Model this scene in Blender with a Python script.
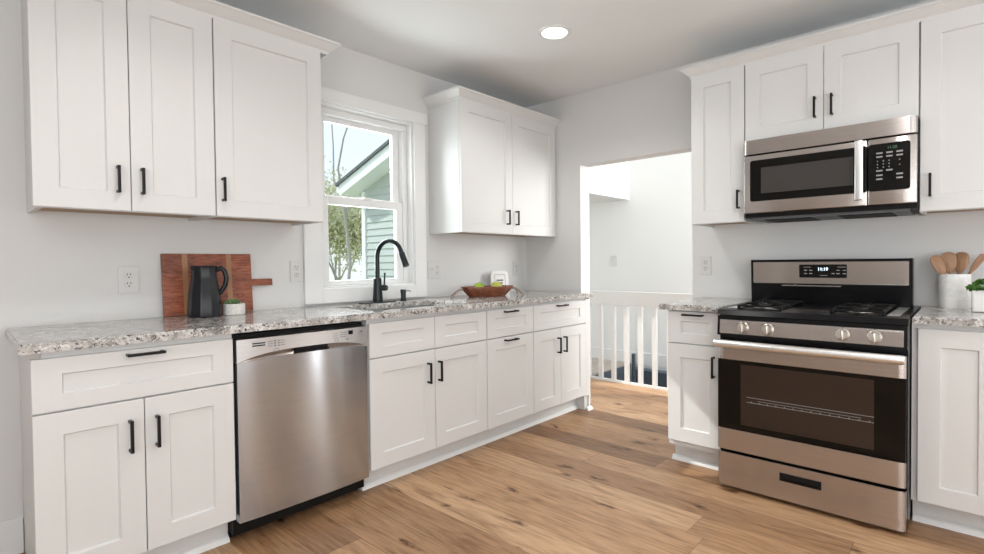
import bpy, bmesh, math, random
from mathutils import Vector, Matrix
PI = math.pi
for o in list(bpy.data.objects):
    bpy.data.objects.remove(o)
S = bpy.context.scene
COL = S.collection
random.seed(7)

# ------------------------------------------------------------------ camera
f_px, yaw, pitch, roll = 516.6, .7207, -.0195, -.0096
cam_d = bpy.data.cameras.new('camera')
cam = bpy.data.objects.new('camera', cam_d)
COL.objects.link(cam)
F = Vector((math.cos(yaw) * math.cos(pitch), math.sin(yaw) * math.cos(pitch), math.sin(pitch)))
R = Vector((math.sin(yaw), -math.cos(yaw), 0))
U = R.cross(F)
c_, s_ = math.cos(roll), math.sin(roll)
R2 = R * c_ + U * s_
U2 = U * c_ - R * s_
cam.matrix_world = Matrix(((R2.x, U2.x, -F.x, -3.2292), (R2.y, U2.y, -F.y, -2.8121), (R2.z, U2.z, -F.z, 1.1545), (0, 0, 0, 1)))
cam_d.sensor_width = 36
cam_d.lens = f_px * 36 / 984
cam_d.shift_x = -24.4 / 984
cam_d.shift_y = -4.14 / 984
cam_d.clip_start = .05
S.camera = cam

# ------------------------------------------------------------------ world, sun, big lights, exposure
w = bpy.data.worlds.new('world')
S.world = w
w.use_nodes = True
nt = w.node_tree
nt.nodes.clear()
wo = nt.nodes.new('ShaderNodeOutputWorld')
bg = nt.nodes.new('ShaderNodeBackground')
tc = nt.nodes.new('ShaderNodeTexCoord')
sep = nt.nodes.new('ShaderNodeSeparateXYZ')
cr = nt.nodes.new('ShaderNodeValToRGB')
cr.color_ramp.elements[0].position = 0.0
cr.color_ramp.elements[0].color = (.80, .84, .86, 1)
cr.color_ramp.elements[1].position = .6
cr.color_ramp.elements[1].color = (.72, .86, 1, 1)
nt.links.new(tc.outputs['Generated'], sep.inputs[0])
nt.links.new(sep.outputs['Z'], cr.inputs[0])
nt.links.new(cr.outputs[0], bg.inputs[0])
bg.inputs[1].default_value = 1.25
nt.links.new(bg.outputs[0], wo.inputs[0])


def area(name, loc, direction, sx, sy, power, color=(1, 1, 1), spread=PI):
    d = bpy.data.lights.new(name, 'AREA')
    d.shape = 'RECTANGLE'
    d.size, d.size_y, d.energy, d.color, d.spread = sx, sy, power, color, spread
    o = bpy.data.objects.new(name, d)
    COL.objects.link(o)
    o.location = loc
    o.rotation_euler = Vector(direction).to_track_quat('-Z', 'Y').to_euler()
    return o


sd = bpy.data.lights.new('sun', 'SUN')
sd.energy, sd.angle, sd.color = 3.2, .012, (1, .97, .92)
sun = bpy.data.objects.new('sun', sd)
COL.objects.link(sun)
sun.rotation_euler = Vector((.57, -1, -.89)).to_track_quat('-Z', 'Y').to_euler()

# unseen soft lights added behind the camera to fill the room and ceiling
area('rear_fill_light', (-5.35, -4.2, 1.35), (1, .35, 1.0), 2.4, 2.0, 84, (.95, .975, 1))
area('side_fill_light', (-2.9, -5.35, 1.35), (0, 1, 1.1), 3.2, 2.0, 78, (.95, .98, 1))
area('hall_fill_light', (1.25, -3.3, 1.9), (.05, 1, -.12), 1.3, 1.4, 84, (1, 1, .99))  # fill light added to brighten the stair hall, no opening modelled
area('steel_streak_light', (.04, -4.76, 1.2), (-1, .3, 0), .16, 2.0, 9, (1, .98, .95))  # narrow light added out of view to streak the dishwasher steel
area('steel_streak_light', (.04, -3.45, 1.2), (-1, .3, 0), .12, 2.0, 6, (1, .98, .95))  # second added strip light, for the streak further right on the dishwasher
# daylight entering by the kitchen window
area('daylight_kitchen_window', (-1.40, .32, 1.6), (0, -1, -.15), .6, 1.0, 22, (.92, .975, 1))
S.view_settings.view_transform = 'Standard'
S.view_settings.look = 'None'
S.view_settings.gamma = 1
S.view_settings.exposure = 0.02
S.view_settings.use_curve_mapping = False


# ------------------------------------------------------------------ materials
def base_mat(name, color=(.8, .8, .8), rough=.5, metal=0, spec=None, **kw):
    m = bpy.data.materials.new(name)
    m.use_nodes = True
    b = m.node_tree.nodes['Principled BSDF']
    b.inputs['Base Color'].default_value = (*color, 1)
    b.inputs['Roughness'].default_value = rough
    b.inputs['Metallic'].default_value = metal
    if spec is not None:
        b.inputs['Specular IOR Level'].default_value = spec
    for k, v in kw.items():
        b.inputs[k.replace('_', ' ')].default_value = v
    return m


def N(m, kind, **props):
    n = m.node_tree.nodes.new(kind)
    for k, v in props.items():
        setattr(n, k, v)
    return n


def L(m, a, b):
    m.node_tree.links.new(a, b)


def bsdf(m):
    return m.node_tree.nodes['Principled BSDF']


def coords(m, scale=(1, 1, 1), rot=(0, 0, 0), loc=(0, 0, 0)):
    tc = N(m, 'ShaderNodeTexCoord')
    mp = N(m, 'ShaderNodeMapping')
    mp.inputs['Scale'].default_value = scale
    mp.inputs['Rotation'].default_value = rot
    mp.inputs['Location'].default_value = loc
    L(m, tc.outputs['Object'], mp.inputs[0])
    return mp.outputs[0]


def noise(m, vec, scale, detail=3, rough=.5, dist=0):
    n = N(m, 'ShaderNodeTexNoise')
    n.inputs['Scale'].default_value = scale
    n.inputs['Detail'].default_value = detail
    n.inputs['Roughness'].default_value = rough
    n.inputs['Distortion'].default_value = dist
    L(m, vec, n.inputs['Vector'])
    return n


def ramp(m, fac, stops, interp='LINEAR'):
    r = N(m, 'ShaderNodeValToRGB')
    r.color_ramp.interpolation = interp
    el = r.color_ramp.elements
    while len(el) < len(stops):
        el.new(.5)
    for e, (p, c) in zip(el, stops):
        e.position = p
        e.color = (*c, 1) if len(c) == 3 else c
    L(m, fac, r.inputs[0])
    return r.outputs[0]


def mixc(m, fac, a, b, mode='MIX'):
    n = N(m, 'ShaderNodeMix', data_type='RGBA', blend_type=mode)
    for sock, v in ((n.inputs[0], fac), (n.inputs[6], a), (n.inputs[7], b)):
        if hasattr(v, 'is_linked'):
            L(m, v, sock)
        else:
            sock.default_value = v if isinstance(v, (int, float)) else (*v, 1)
    return n.outputs[2]


def math_n(m, op, a, b=None):
    n = N(m, 'ShaderNodeMath', operation=op)
    for i, v in enumerate((a, b)):
        if v is None:
            continue
        if hasattr(v, 'is_linked'):
            L(m, v, n.inputs[i])
        else:
            n.inputs[i].default_value = v
    return n.outputs[0]


def bump(m, h, strength=.2, dist=.002):
    b = N(m, 'ShaderNodeBump')
    b.inputs['Strength'].default_value = strength
    b.inputs['Distance'].default_value = dist
    L(m, h, b.inputs['Height'])
    L(m, b.outputs[0], bsdf(m).inputs['Normal'])


def paint(name, col, rough, bs=.15, scale=180):
    m = base_mat(name, col, rough)
    v = coords(m)
    n = noise(m, v, scale, 2)
    bump(m, n.outputs['Fac'], bs, .001)
    n2 = noise(m, v, 1.3, 2)
    c = ramp(m, n2.outputs['Fac'], [(.3, tuple(x * .985 for x in col)), (.7, col)])
    L(m, c, bsdf(m).inputs['Base Color'])
    return m


M = {}
M['wall'] = paint('wall_paint', (.70, .70, .694), .7)
M['ceiling'] = paint('ceiling_paint', (.80, .815, .82), .85)
M['trim'] = paint('trim_paint', (.80, .805, .80), .35, .04)
M['hall_wall'] = paint('hall_wall_paint', (.80, .81, .805), .7)
M['cabinet'] = paint('cabinet_paint', (.69, .69, .684), .38, .03, 90)
M['black_metal'] = base_mat('matte_black_metal', (.012, .012, .013), .38, .6)
M['faucet'] = base_mat('faucet_black', (.016, .022, .025), .33, .5)
M['black'] = base_mat('black_enamel', (.005, .005, .006), .22, 0, .2)
M['black_matte'] = base_mat('black_matte', (.006, .006, .006), .5, 0, .2)
M['glass_black'] = base_mat('oven_black_glass', (.005, .0045, .004), .08, 0, .22)
M['raw_wood'] = base_mat('raw_plywood', (.42, .29, .19), .7)
M['plate'] = base_mat('outlet_plastic', (.66, .655, .65), .35)
M['slot'] = base_mat('slot_dark', (.05, .04, .035), .6)
M['chrome'] = base_mat('polished_steel', (.86, .87, .88), .34, 1)
M['white_glaze'] = base_mat('white_ceramic', (.80, .79, .77), .4)
M['soil'] = base_mat('soil', (.03, .02, .012), .9)
M['knob'] = base_mat('knob_metal', (.60, .56, .51), .3, 1)
M['label_grey'] = base_mat('printed_grey', (.30, .30, .31), .5)
M['vent_grey'] = base_mat('vent_grey_metal', (.09, .095, .10), .5)
M['label_dark'] = base_mat('printed_dark', (.05, .05, .06), .5)


def steel(name, col, rough=.3, aniso=.75):
    m = base_mat(name, col, rough, 1)
    v = coords(m, (2, 2, 260))
    n = noise(m, v, 3, 3)
    c = ramp(m, n.outputs['Fac'], [(.3, tuple(x * .9 for x in col)), (.7, tuple(min(1, x * 1.06) for x in col))])
    L(m, c, bsdf(m).inputs['Base Color'])
    bsdf(m).inputs['Anisotropic'].default_value = aniso
    bsdf(m).inputs['Anisotropic Rotation'].default_value = .25
    t = N(m, 'ShaderNodeTangent', direction_type='RADIAL', axis='Z')
    L(m, t.outputs[0], bsdf(m).inputs['Tangent'])
    return m


M['steel'] = steel('brushed_steel', (.53, .495, .475), .22, .95)
M['steel_grey'] = steel('brushed_steel_grey', (.55, .59, .645), .17, .97)
M['steel_light'] = steel('brushed_steel_light', (.66, .66, .67), .36)
M['sink'] = steel('sink_steel', (.62, .62, .62), .28, .3)


def emis(name, col, st):
    m = base_mat(name, (0, 0, 0), .5)
    bsdf(m).inputs['Emission Color'].default_value = (*col, 1)
    bsdf(m).inputs['Emission Strength'].default_value = st
    return m


M['lamp'] = emis('lamp_diffuser', (1, .97, .92), 14)
M['led_white'] = emis('led_digits_white', (.65, .85, 1), 2.5)
M['led_green'] = emis('led_digits_green', (.25, .6, .35), .35)


def granite():
    m = base_mat('granite', (.6, .57, .54), .12)
    v = coords(m)
    big = noise(m, v, 20, 5, .65, .8)
    c0 = ramp(m, big.outputs['Fac'], [(.34, (.24, .222, .208)), (.44, (.38, .36, .34)), (.54, (.52, .50, .48)), (.66, (.70, .695, .685))])
    n1 = noise(m, v, 55, 4, .7, .8)
    f1 = ramp(m, n1.outputs['Fac'], [(.55, (0, 0, 0)), (.62, (1, 1, 1))])
    c1 = mixc(m, f1, c0, (.17, .15, .14))
    n2 = noise(m, coords(m, loc=(3, 1, 2), scale=(.8, .8, 1.3)), 62, 4, .7, 1.0)
    f2 = ramp(m, n2.outputs['Fac'], [(.565, (0, 0, 0)), (.60, (1, 1, 1))])
    c2 = mixc(m, f2, c1, (.025, .024, .026))
    n3 = noise(m, coords(m, loc=(7, 5, 2)), 110, 2, .5, .3)
    f3 = ramp(m, n3.outputs['Fac'], [(.60, (0, 0, 0)), (.68, (1, 1, 1))])
    c3 = mixc(m, f3, c2, (.76, .73, .70))
    L(m, c3, bsdf(m).inputs['Base Color'])
    return m


M['granite'] = granite()


def wood(name, a, b, scale=(1, 14, 14), ns=6, rough=.45):
    m = base_mat(name, a, rough)
    n = noise(m, coords(m, scale), ns, 4, .6, 1.2)
    L(m, ramp(m, n.outputs['Fac'], [(.3, a), (.7, b)]), bsdf(m).inputs['Base Color'])
    return m


def planks():
    m = base_mat('oak_planks', (.5, .35, .2), .38)
    W_, LEN = .18, 1.9
    tc = N(m, 'ShaderNodeTexCoord')
    sp = N(m, 'ShaderNodeSeparateXYZ')
    L(m, tc.outputs['Object'], sp.inputs[0])
    u = math_n(m, 'DIVIDE', math_n(m, 'ADD', sp.outputs['X'], 1.178 + 20 * W_), W_)
    row = math_n(m, 'FLOOR', u)
    wn = N(m, 'ShaderNodeTexWhiteNoise', noise_dimensions='1D')
    L(m, row, wn.inputs['W'])
    v = math_n(m, 'ADD', math_n(m, 'DIVIDE', sp.outputs['Y'], LEN), math_n(m, 'MULTIPLY', wn.outputs['Value'], 7.3))
    pl = math_n(m, 'FLOOR', v)
    cb = N(m, 'ShaderNodeCombineXYZ')
    L(m, row, cb.inputs[0])
    L(m, pl, cb.inputs[1])
    wn2 = N(m, 'ShaderNodeTexWhiteNoise', noise_dimensions='2D')
    L(m, cb.outputs[0], wn2.inputs['Vector'])
    tone = ramp(m, wn2.outputs['Value'], [(0, (.235, .128, .064)), (.3, (.35, .198, .102)), (.6, (.46, .275, .15)), (1, (.56, .36, .212))])
    # per plank shifted grain coordinates
    off = N(m, 'ShaderNodeVectorMath', operation='MULTIPLY')
    L(m, wn2.outputs['Color'], off.inputs[0])
    off.inputs[1].default_value = (5, 30, 5)
    ad = N(m, 'ShaderNodeVectorMath', operation='ADD')
    L(m, tc.outputs['Object'], ad.inputs[0])
    L(m, off.outputs[0], ad.inputs[1])
    mp = N(m, 'ShaderNodeMapping')
    L(m, ad.outputs[0], mp.inputs[0])
    mp.inputs['Scale'].default_value = (1, .07, 1)
    g = noise(m, mp.outputs[0], 70, 4, .6, .3)
    g1 = ramp(m, g.outputs['Fac'], [(.30, (.62, .57, .52)), (.5, (.98, .97, .96)), (.65, (1.12, 1.12, 1.12))])
    c = mixc(m, 1.0, tone, g1, 'MULTIPLY')
    mp2 = N(m, 'ShaderNodeMapping')
    L(m, ad.outputs[0], mp2.inputs[0])
    mp2.inputs['Scale'].default_value = (1, .22, 1)
    g2 = noise(m, mp2.outputs[0], 9, 4, .55, 1.6)
    cath = ramp(m, g2.outputs['Fac'], [(.28, (.66, .58, .50)), (.44, (.98, .97, .96)), (.6, (1.05, 1.05, 1.05)), (.75, (.78, .73, .68))])
    c = mixc(m, 1.0, c, cath, 'MULTIPLY')
    # knots
    mp3 = N(m, 'ShaderNodeMapping')
    L(m, ad.outputs[0], mp3.inputs[0])
    mp3.inputs['Scale'].default_value = (1, .45, 1)
    wv = noise(m, mp3.outputs[0], 14, 3, .6)
    ad2 = N(m, 'ShaderNodeVectorMath', operation='MULTIPLY_ADD')
    L(m, wv.outputs['Color'], ad2.inputs[0])
    ad2.inputs[1].default_value = (.12, .16, 0)
    L(m, mp3.outputs[0], ad2.inputs[2])
    vo = N(m, 'ShaderNodeTexVoronoi', feature='F1', voronoi_dimensions='2D')
    vo.inputs['Scale'].default_value = 5.2
    L(m, ad2.outputs[0], vo.inputs['Vector'])
    kn = ramp(m, vo.outputs['Distance'], [(.02, (.14, .09, .06)), (.06, (.50, .42, .34)), (.15, (1, 1, 1))])
    keep = math_n(m, 'GREATER_THAN', N(m, 'ShaderNodeSeparateColor').outputs[0], .5)
    sc = [n for n in m.node_tree.nodes if n.type == 'SEPARATE_COLOR'][-1]
    L(m, vo.outputs['Color'], sc.inputs[0])
    c = mixc(m, keep, c, mixc(m, 1.0, c, kn, 'MULTIPLY'))
    # seams
    fu = math_n(m, 'FRACT', u)
    fv = math_n(m, 'FRACT', v)
    du = math_n(m, 'MULTIPLY', math_n(m, 'MINIMUM', fu, math_n(m, 'SUBTRACT', 1, fu)), W_)
    dv = math_n(m, 'MULTIPLY', math_n(m, 'MINIMUM', fv, math_n(m, 'SUBTRACT', 1, fv)), LEN)
    d = math_n(m, 'MINIMUM', du, dv)
    seam = ramp(m, math_n(m, 'MULTIPLY', d, 100), [(.06, (.45, .38, .32)), (.16, (1, 1, 1))])
    c = mixc(m, 1.0, c, seam, 'MULTIPLY')
    L(m, c, bsdf(m).inputs['Base Color'])
    r = ramp(m, g.outputs['Fac'], [(.2, (.46,) * 3), (.8, (.36,) * 3)])
    L(m, r, bsdf(m).inputs['Roughness'])
    bump(m, seam, .25, .001)
    return m


M['floor'] = planks()
M['landing'] = wood('landing_wood', (.34, .30, .26), (.48, .43, .38), (14, 1, 14), 5)


M['spoon'] = wood('spoon_wood', (.24, .12, .06), (.40, .23, .13), (6, 6, 1.2), 9)
M['bowl'] = wood('bowl_wood', (.09, .024, .011), (.26, .085, .04), (3, 9, 9), 5, .3)
M['antler'] = wood('driftwood', (.22, .15, .11), (.42, .33, .27), (4, 4, 4), 9)


def board_mat():
    # acacia board: strips with two lighter vertical battens
    m = base_mat('acacia_board', (.3, .1, .05), .4)
    tc = N(m, 'ShaderNodeTexCoord')
    sp = N(m, 'ShaderNodeSeparateXYZ')
    L(m, tc.outputs['Object'], sp.inputs[0])
    n = noise(m, coords(m, (5, 5, 28)), 3, 4, .6, 1.5)
    base = ramp(m, n.outputs['Fac'], [(.3, (.12, .030, .015)), (.5, (.245, .068, .032)), (.72, (.38, .13, .065))])
    row = math_n(m, 'FLOOR', math_n(m, 'MULTIPLY', sp.outputs['Z'], 1 / .097))
    colx = math_n(m, 'FLOOR', math_n(m, 'MULTIPLY', math_n(m, 'ADD', sp.outputs['X'], .015), 1 / .15))
    cb = N(m, 'ShaderNodeCombineXYZ')
    L(m, row, cb.inputs[0])
    L(m, colx, cb.inputs[1])
    wn = N(m, 'ShaderNodeTexWhiteNoise', noise_dimensions='2D')
    L(m, cb.outputs[0], wn.inputs['Vector'])
    c = mixc(m, 1.0, base, ramp(m, wn.outputs['Value'], [(0, (.8, .75, .72)), (1, (1.25, 1.2, 1.15))]), 'MULTIPLY')
    fz = math_n(m, 'FRACT', math_n(m, 'MULTIPLY', sp.outputs['Z'], 1 / .097))
    c = mixc(m, ramp(m, fz, [(.0, (.7,) * 3), (.05, (0,) * 3)]), c, (.42, .21, .11))
    for xa in (.093, .285):
        dd = math_n(m, 'ABSOLUTE', math_n(m, 'SUBTRACT', sp.outputs['X'], xa))
        c = mixc(m, math_n(m, 'LESS_THAN', dd, .0115), c, (.36, .18, .09))
    L(m, c, bsdf(m).inputs['Base Color'])
    return m


M['board'] = board_mat()


def marble():
    m = base_mat('white_marble', (.75, .74, .72), .35)
    n = noise(m, coords(m, (1, 1, 1.6)), 9, 5, .6, 2.2)
    L(m, ramp(m, n.outputs['Fac'], [(.44, (.90, .895, .88)), (.49, (.78, .78, .78)), (.52, (.90, .895, .88)), (.75, (.92, .91, .90))]), bsdf(m).inputs['Base Color'])
    return m


M['marble'] = marble()


def speckle_pot():
    m = base_mat('speckled_ceramic', (.75, .74, .72), .55)
    n = noise(m, coords(m), 90, 3, .6)
    L(m, ramp(m, n.outputs['Fac'], [(.4, (.76, .75, .73)), (.66, (.62, .60, .57))]), bsdf(m).inputs['Base Color'])
    bump(m, n.outputs['Fac'], .4, .003)
    return m


M['pot'] = speckle_pot()


def oven_window():
    m = base_mat('oven_window_glass', (.035, .023, .017), .1, 0, .3)
    return m


M['oven_window'] = oven_window()


def mesh_window():
    m = base_mat('microwave_window', (.04, .037, .035), .25, 0, .25)
    v = coords(m, (1, 1, 1))
    n = N(m, 'ShaderNodeTexChecker')
    n.inputs['Scale'].default_value = 400
    n.inputs['Color1'].default_value = (.065, .06, .057, 1)
    n.inputs['Color2'].default_value = (.035, .032, .03, 1)
    L(m, v, n.inputs[0])
    L(m, n.outputs[0], bsdf(m).inputs['Base Color'])
    return m


M['mw_window'] = mesh_window()


def ceramic_jug():
    m = base_mat('charcoal_glaze', (.009, .010, .013), .22, 0, .28)
    bsdf(m).inputs['Coat Weight'].default_value = .0
    return m


M['jug'] = ceramic_jug()


def leaf(name, a, b, tr=.0):
    m = base_mat(name, a, .5)
    n = noise(m, coords(m), 30, 2)
    L(m, ramp(m, n.outputs['Fac'], [(.35, a), (.65, b)]), bsdf(m).inputs['Base Color'])
    return m


M['parsley'] = leaf('parsley_leaf', (.03, .10, .012), (.09, .22, .03))
M['succulent'] = leaf('succulent_leaf', (.05, .11, .03), (.13, .22, .08))
M['foliage'] = leaf('spring_foliage', (.52, .54, .28), (.78, .75, .55))
M['blossom'] = leaf('pale_blossom', (.68, .64, .58), (.82, .78, .72))
M['bark'] = wood('bark', (.30, .28, .265), (.50, .47, .45), (8, 8, 2), 12, .8)
M['apple'] = leaf('green_apple', (.26, .46, .03), (.42, .55, .06))
bsdf(M['apple']).inputs['Roughness'].default_value = .25
M['apple_yellow'] = leaf('yellow_green_apple', (.42, .48, .06), (.60, .58, .14))
bsdf(M['apple_yellow']).inputs['Roughness'].default_value = .25


def siding():
    m = base_mat('house_siding', (.50, .545, .535), .6)
    return m


M['siding'] = siding()
M['house_trim'] = base_mat('house_trim', (.85, .88, .9), .5)
M['shingle'] = base_mat('roof_shingle', (.10, .12, .13), .8)
M['ground'] = leaf('lawn', (.28, .33, .15), (.40, .42, .25))
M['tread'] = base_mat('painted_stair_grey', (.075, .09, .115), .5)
M['tread_light'] = base_mat('painted_tread_top', (.22, .26, .31), .4)
g = base_mat('window_glass', (1, 1, 1), 0.0)
g.node_tree.nodes.clear()
_o = N(g, 'ShaderNodeOutputMaterial')
_mx = N(g, 'ShaderNodeMixShader')
_t = N(g, 'ShaderNodeBsdfTransparent')
_t.inputs[0].default_value = (.97, .99, .985, 1)
_g = N(g, 'ShaderNodeBsdfGlossy')
_g.inputs['Roughness'].default_value = .02
_fr = N(g, 'ShaderNodeFresnel')
_fr.inputs[0].default_value = 1.25
L(g, _fr.outputs[0], _mx.inputs[0])
L(g, _t.outputs[0], _mx.inputs[1])
L(g, _g.outputs[0], _mx.inputs[2])
L(g, _mx.outputs[0], _o.inputs[0])
M['glass'] = g


# ------------------------------------------------------------------ mesh helpers
class MB:
    def __init__(self):
        self.bm = bmesh.new()

    def box(self, x0, x1, y0, y1, z0, z1, bev=0.0, seg=2, mat=0):
        t = bmesh.new()
        vs = [t.verts.new((x, y, z)) for x in (x0, x1) for y in (y0, y1) for z in (z0, z1)]
        for q in ((0, 1, 3, 2), (4, 6, 7, 5), (0, 4, 5, 1), (2, 3, 7, 6), (0, 2, 6, 4), (1, 5, 7, 3)):
            t.faces.new([vs[i] for i in q])
        bmesh.ops.recalc_face_normals(t, faces=t.faces)
        if bev > 0:
            bmesh.ops.bevel(t, geom=list(t.edges), offset=bev, segments=seg, affect='EDGES', profile=.5)
        self.add(t, mat)
        return self

    def add(self, t, mat=0, mtx=None):
        if mtx is not None:
            bmesh.ops.transform(t, matrix=mtx, verts=t.verts)
        if mat:
            for f_ in t.faces:
                f_.material_index = mat
        me = bpy.data.meshes.new('tmp')
        t.to_mesh(me)
        t.free()
        self.bm.from_mesh(me)
        bpy.data.meshes.remove(me)

    def prism(self, pts, axis, a, b, bev=0.0):
        """polygon pts (2D in the other two axes, in xyz order) extruded from a to b along axis"""
        t = bmesh.new()

        def P(p, k):
            q = list(p)
            q.insert(axis, k)
            return q
        v0 = [t.verts.new(P(p, a)) for p in pts]
        v1 = [t.verts.new(P(p, b)) for p in pts]
        n = len(pts)
        t.faces.new(v0)
        t.faces.new(v1)
        for i in range(n):
            t.faces.new((v0[i], v0[(i + 1) % n], v1[(i + 1) % n], v1[i]))
        bmesh.ops.recalc_face_normals(t, faces=t.faces)
        if bev:
            bmesh.ops.bevel(t, geom=list(t.edges), offset=bev, segments=2, affect='EDGES')
        self.add(t)
        return self

    def lathe(self, prof, loc=(0, 0, 0), seg=32, mtx=None, sx=1, sy=1, mod=None):
        """prof: list of (r, z)"""
        t = bmesh.new()
        rings = []
        for r, z in prof:
            if r < 1e-6:
                rings.append([t.verts.new((0, 0, z))])
            else:
                rg = []
                for k in range(seg):
                    a = 2 * PI * k / seg
                    rr = r * (mod(a, z) if mod else 1)
                    rg.append(t.verts.new((rr * math.cos(a) * sx, rr * math.sin(a) * sy, z)))
                rings.append(rg)
        for A, B in zip(rings, rings[1:]):
            for k in range(seg):
                k2 = (k + 1) % seg
                if len(A) == 1 and len(B) == 1:
                    continue
                if len(A) == 1:
                    t.faces.new((A[0], B[k2], B[k]))
                elif len(B) == 1:
                    t.faces.new((A[k], A[k2], B[0]))
                else:
                    t.faces.new((A[k], A[k2], B[k2], B[k]))
        ring_only = tuple(prof[0]) == tuple(prof[-1])
        if len(rings[0]) > 1 and not ring_only:
            t.faces.new(list(reversed(rings[0])))
        if len(rings[-1]) > 1 and not ring_only:
            t.faces.new(rings[-1])
        bmesh.ops.recalc_face_normals(t, faces=t.faces)
        m_ = Matrix.Translation(loc)
        if mtx is not None:
            m_ = m_ @ mtx
        self.add(t, 0, m_)
        return self

    def tube(self, pts, r, seg=12, caps=True, squash=None):
        """sweep a circle along points; r float or list"""
        t = bmesh.new()
        pts = [Vector(p) for p in pts]
        n = len(pts)
        rs = r if isinstance(r, (list, tuple)) else [r] * n
        up = Vector((0, 0, 1))
        rings = []
        prev = None
        for i, p in enumerate(pts):
            d = (pts[min(i + 1, n - 1)] - pts[max(i - 1, 0)]).normalized()
            if prev is None:
                a = up if abs(d.dot(up)) < .95 else Vector((1, 0, 0))
                u_ = d.cross(a).normalized()
            else:
                u_ = (prev - d * prev.dot(d)).normalized()
            prev = u_
            v_ = d.cross(u_)
            rings.append([t.verts.new(p + (u_ * math.cos(2 * PI * k / seg) + v_ * math.sin(2 * PI * k / seg)) * rs[i]) for k in range(seg)])
        for A, B in zip(rings, rings[1:]):
            for k in range(seg):
                t.faces.new((A[k], A[(k + 1) % seg], B[(k + 1) % seg], B[k]))
        if caps:
            t.faces.new(rings[0])
            t.faces.new(rings[-1])
        bmesh.ops.recalc_face_normals(t, faces=t.faces)
        self.add(t)
        return self

    def build(self, name, mat, parent=None, smooth=None, loc=None):
        me = bpy.data.meshes.new(name)
        self.bm.to_mesh(me)
        self.bm.free()
        for m in (mat if isinstance(mat, (list, tuple)) else [mat]):
            me.materials.append(M[m] if isinstance(m, str) else m)
        if smooth is not None:
            me.polygons.foreach_set('use_smooth', [True] * len(me.polygons))
            me.set_sharp_from_angle(angle=math.radians(smooth))
        o = bpy.data.objects.new(name, me)
        COL.objects.link(o)
        if parent is not None:
            o.parent = parent
        if loc:
            o.location = loc
        return o


def thing(name, label, cat, loc=(0, 0, 0), rz=0, group=None):
    o = bpy.data.objects.new(name, None)
    o.empty_display_size = .05
    COL.objects.link(o)
    o.location = loc
    o.rotation_euler = (0, 0, rz)
    o['label'] = label
    o['category'] = cat
    if group:
        o['group'] = group
    return o


def tag(o, label, cat, group=None):
    o['label'] = label
    o['category'] = cat
    if group:
        o['group'] = group
    return o


def struct(o, label=None):
    o['kind'] = 'structure'
    if label:
        o['label'] = label
    return o


FZ = .03            # finished floor level
WX = .10            # range wall plane x
CEIL = 2.45
XL, YR = -5.6, -5.6  # rest of the room

# ------------------------------------------------------------------ room shell
b = MB()
b.box(XL - .15, 1.03, YR - .15, .0, -.12, FZ)
b.box(WX + .0, 1.03, 0, .95, -.12, FZ)
b.box(1.03, 1.97, -3.6, -1.9, -.12, FZ)
struct(b.build('floor', 'floor'), 'light oak plank floor running towards the range wall')
struct(MB().box(1.03, 1.97, .035, .95, -.12, FZ).build('floor_landing', 'landing'), 'greyish wood landing beyond the stairwell')
b = MB().box(XL - .15, WX + .2, YR - .15, .15, CEIL, CEIL + .12)
struct(b.build('ceiling', 'ceiling'), 'smooth white kitchen ceiling')
WLx0, WLx1, WLz0, WLz1 = -1.735, -1.07, 1.015, 2.095
b = MB()
b.box(XL - .15, WLx0, 0, .15, 0, CEIL)
b.box(WLx1, WX, 0, .15, 0, CEIL)
b.box(WLx0, WLx1, 0, .15, 0, WLz0)
b.box(WLx0, WLx1, 0, .15, WLz1, CEIL)
struct(b.build('wall_left', 'wall'), 'pale grey painted wall with the sink window')
OY0, OY1, OZ = -1.435, -.553, 1.90
b = MB()
b.box(WX, WX + .12, OY1, .15, 0, CEIL)
b.box(WX, WX + .12, YR - .15, OY0, 0, CEIL)
b.box(WX, WX + .12, OY0, OY1, OZ, CEIL)
struct(b.build('wall_back', 'wall'), 'pale grey painted wall behind the range with a cased-free opening')
struct(MB().box(XL - .15, XL, YR, 0, 0, CEIL).build('wall_front', 'wall'), 'pale grey wall behind the camera')
struct(MB().box(XL, WX, YR - .15, YR, 0, CEIL).build('wall_right', 'wall'), 'pale grey wall opposite the sink window')
# baseboards in view
b = MB().box(XL, -3.002, -.014, 0, FZ, FZ + .14, .003)
struct(b.build('baseboard_left', 'trim'), 'white baseboard left of the cabinets')

# hall beyond the opening
HX = 1.93
b = MB()
b.box(HX, HX + .1, -3.6, 1.0, -1.6, 3.0)
struct(b.build('wall_hall_far', 'hall_wall'), 'white far wall of the stair hall')
b = MB()
b.box(.22, HX, .95, 1.05, -1.6, 3.0)
struct(b.build('wall_hall_left', 'hall_wall'))
b = MB().box(.22, HX, .041, .95, 1.842, 3.0)
struct(b.build('wall_hall_bulkhead', 'hall_wall'), 'white bulkhead above the stair landing')
struct(MB().box(.22, HX, -3.7, -3.6, -1.6, 3.0).build('wall_hall_right', 'hall_wall'))
struct(MB().box(.22, HX + .1, -3.7, 1.05, 3.0, 3.1).build('ceiling_hall', 'hall_wall'))
b = MB().box(HX - .014, HX, -3.6, .95, FZ - .01, FZ + .125, .003)
struct(b.build('baseboard_hall', 'trim'), 'white baseboard on the far hall wall')
# stairwell lining below the floor
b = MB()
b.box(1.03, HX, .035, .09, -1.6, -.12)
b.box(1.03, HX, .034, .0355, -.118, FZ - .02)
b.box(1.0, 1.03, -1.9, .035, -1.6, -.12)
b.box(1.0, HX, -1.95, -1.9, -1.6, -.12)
struct(b.build('wall_stairwell', 'tread'), 'dark grey lining of the stairwell')

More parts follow.
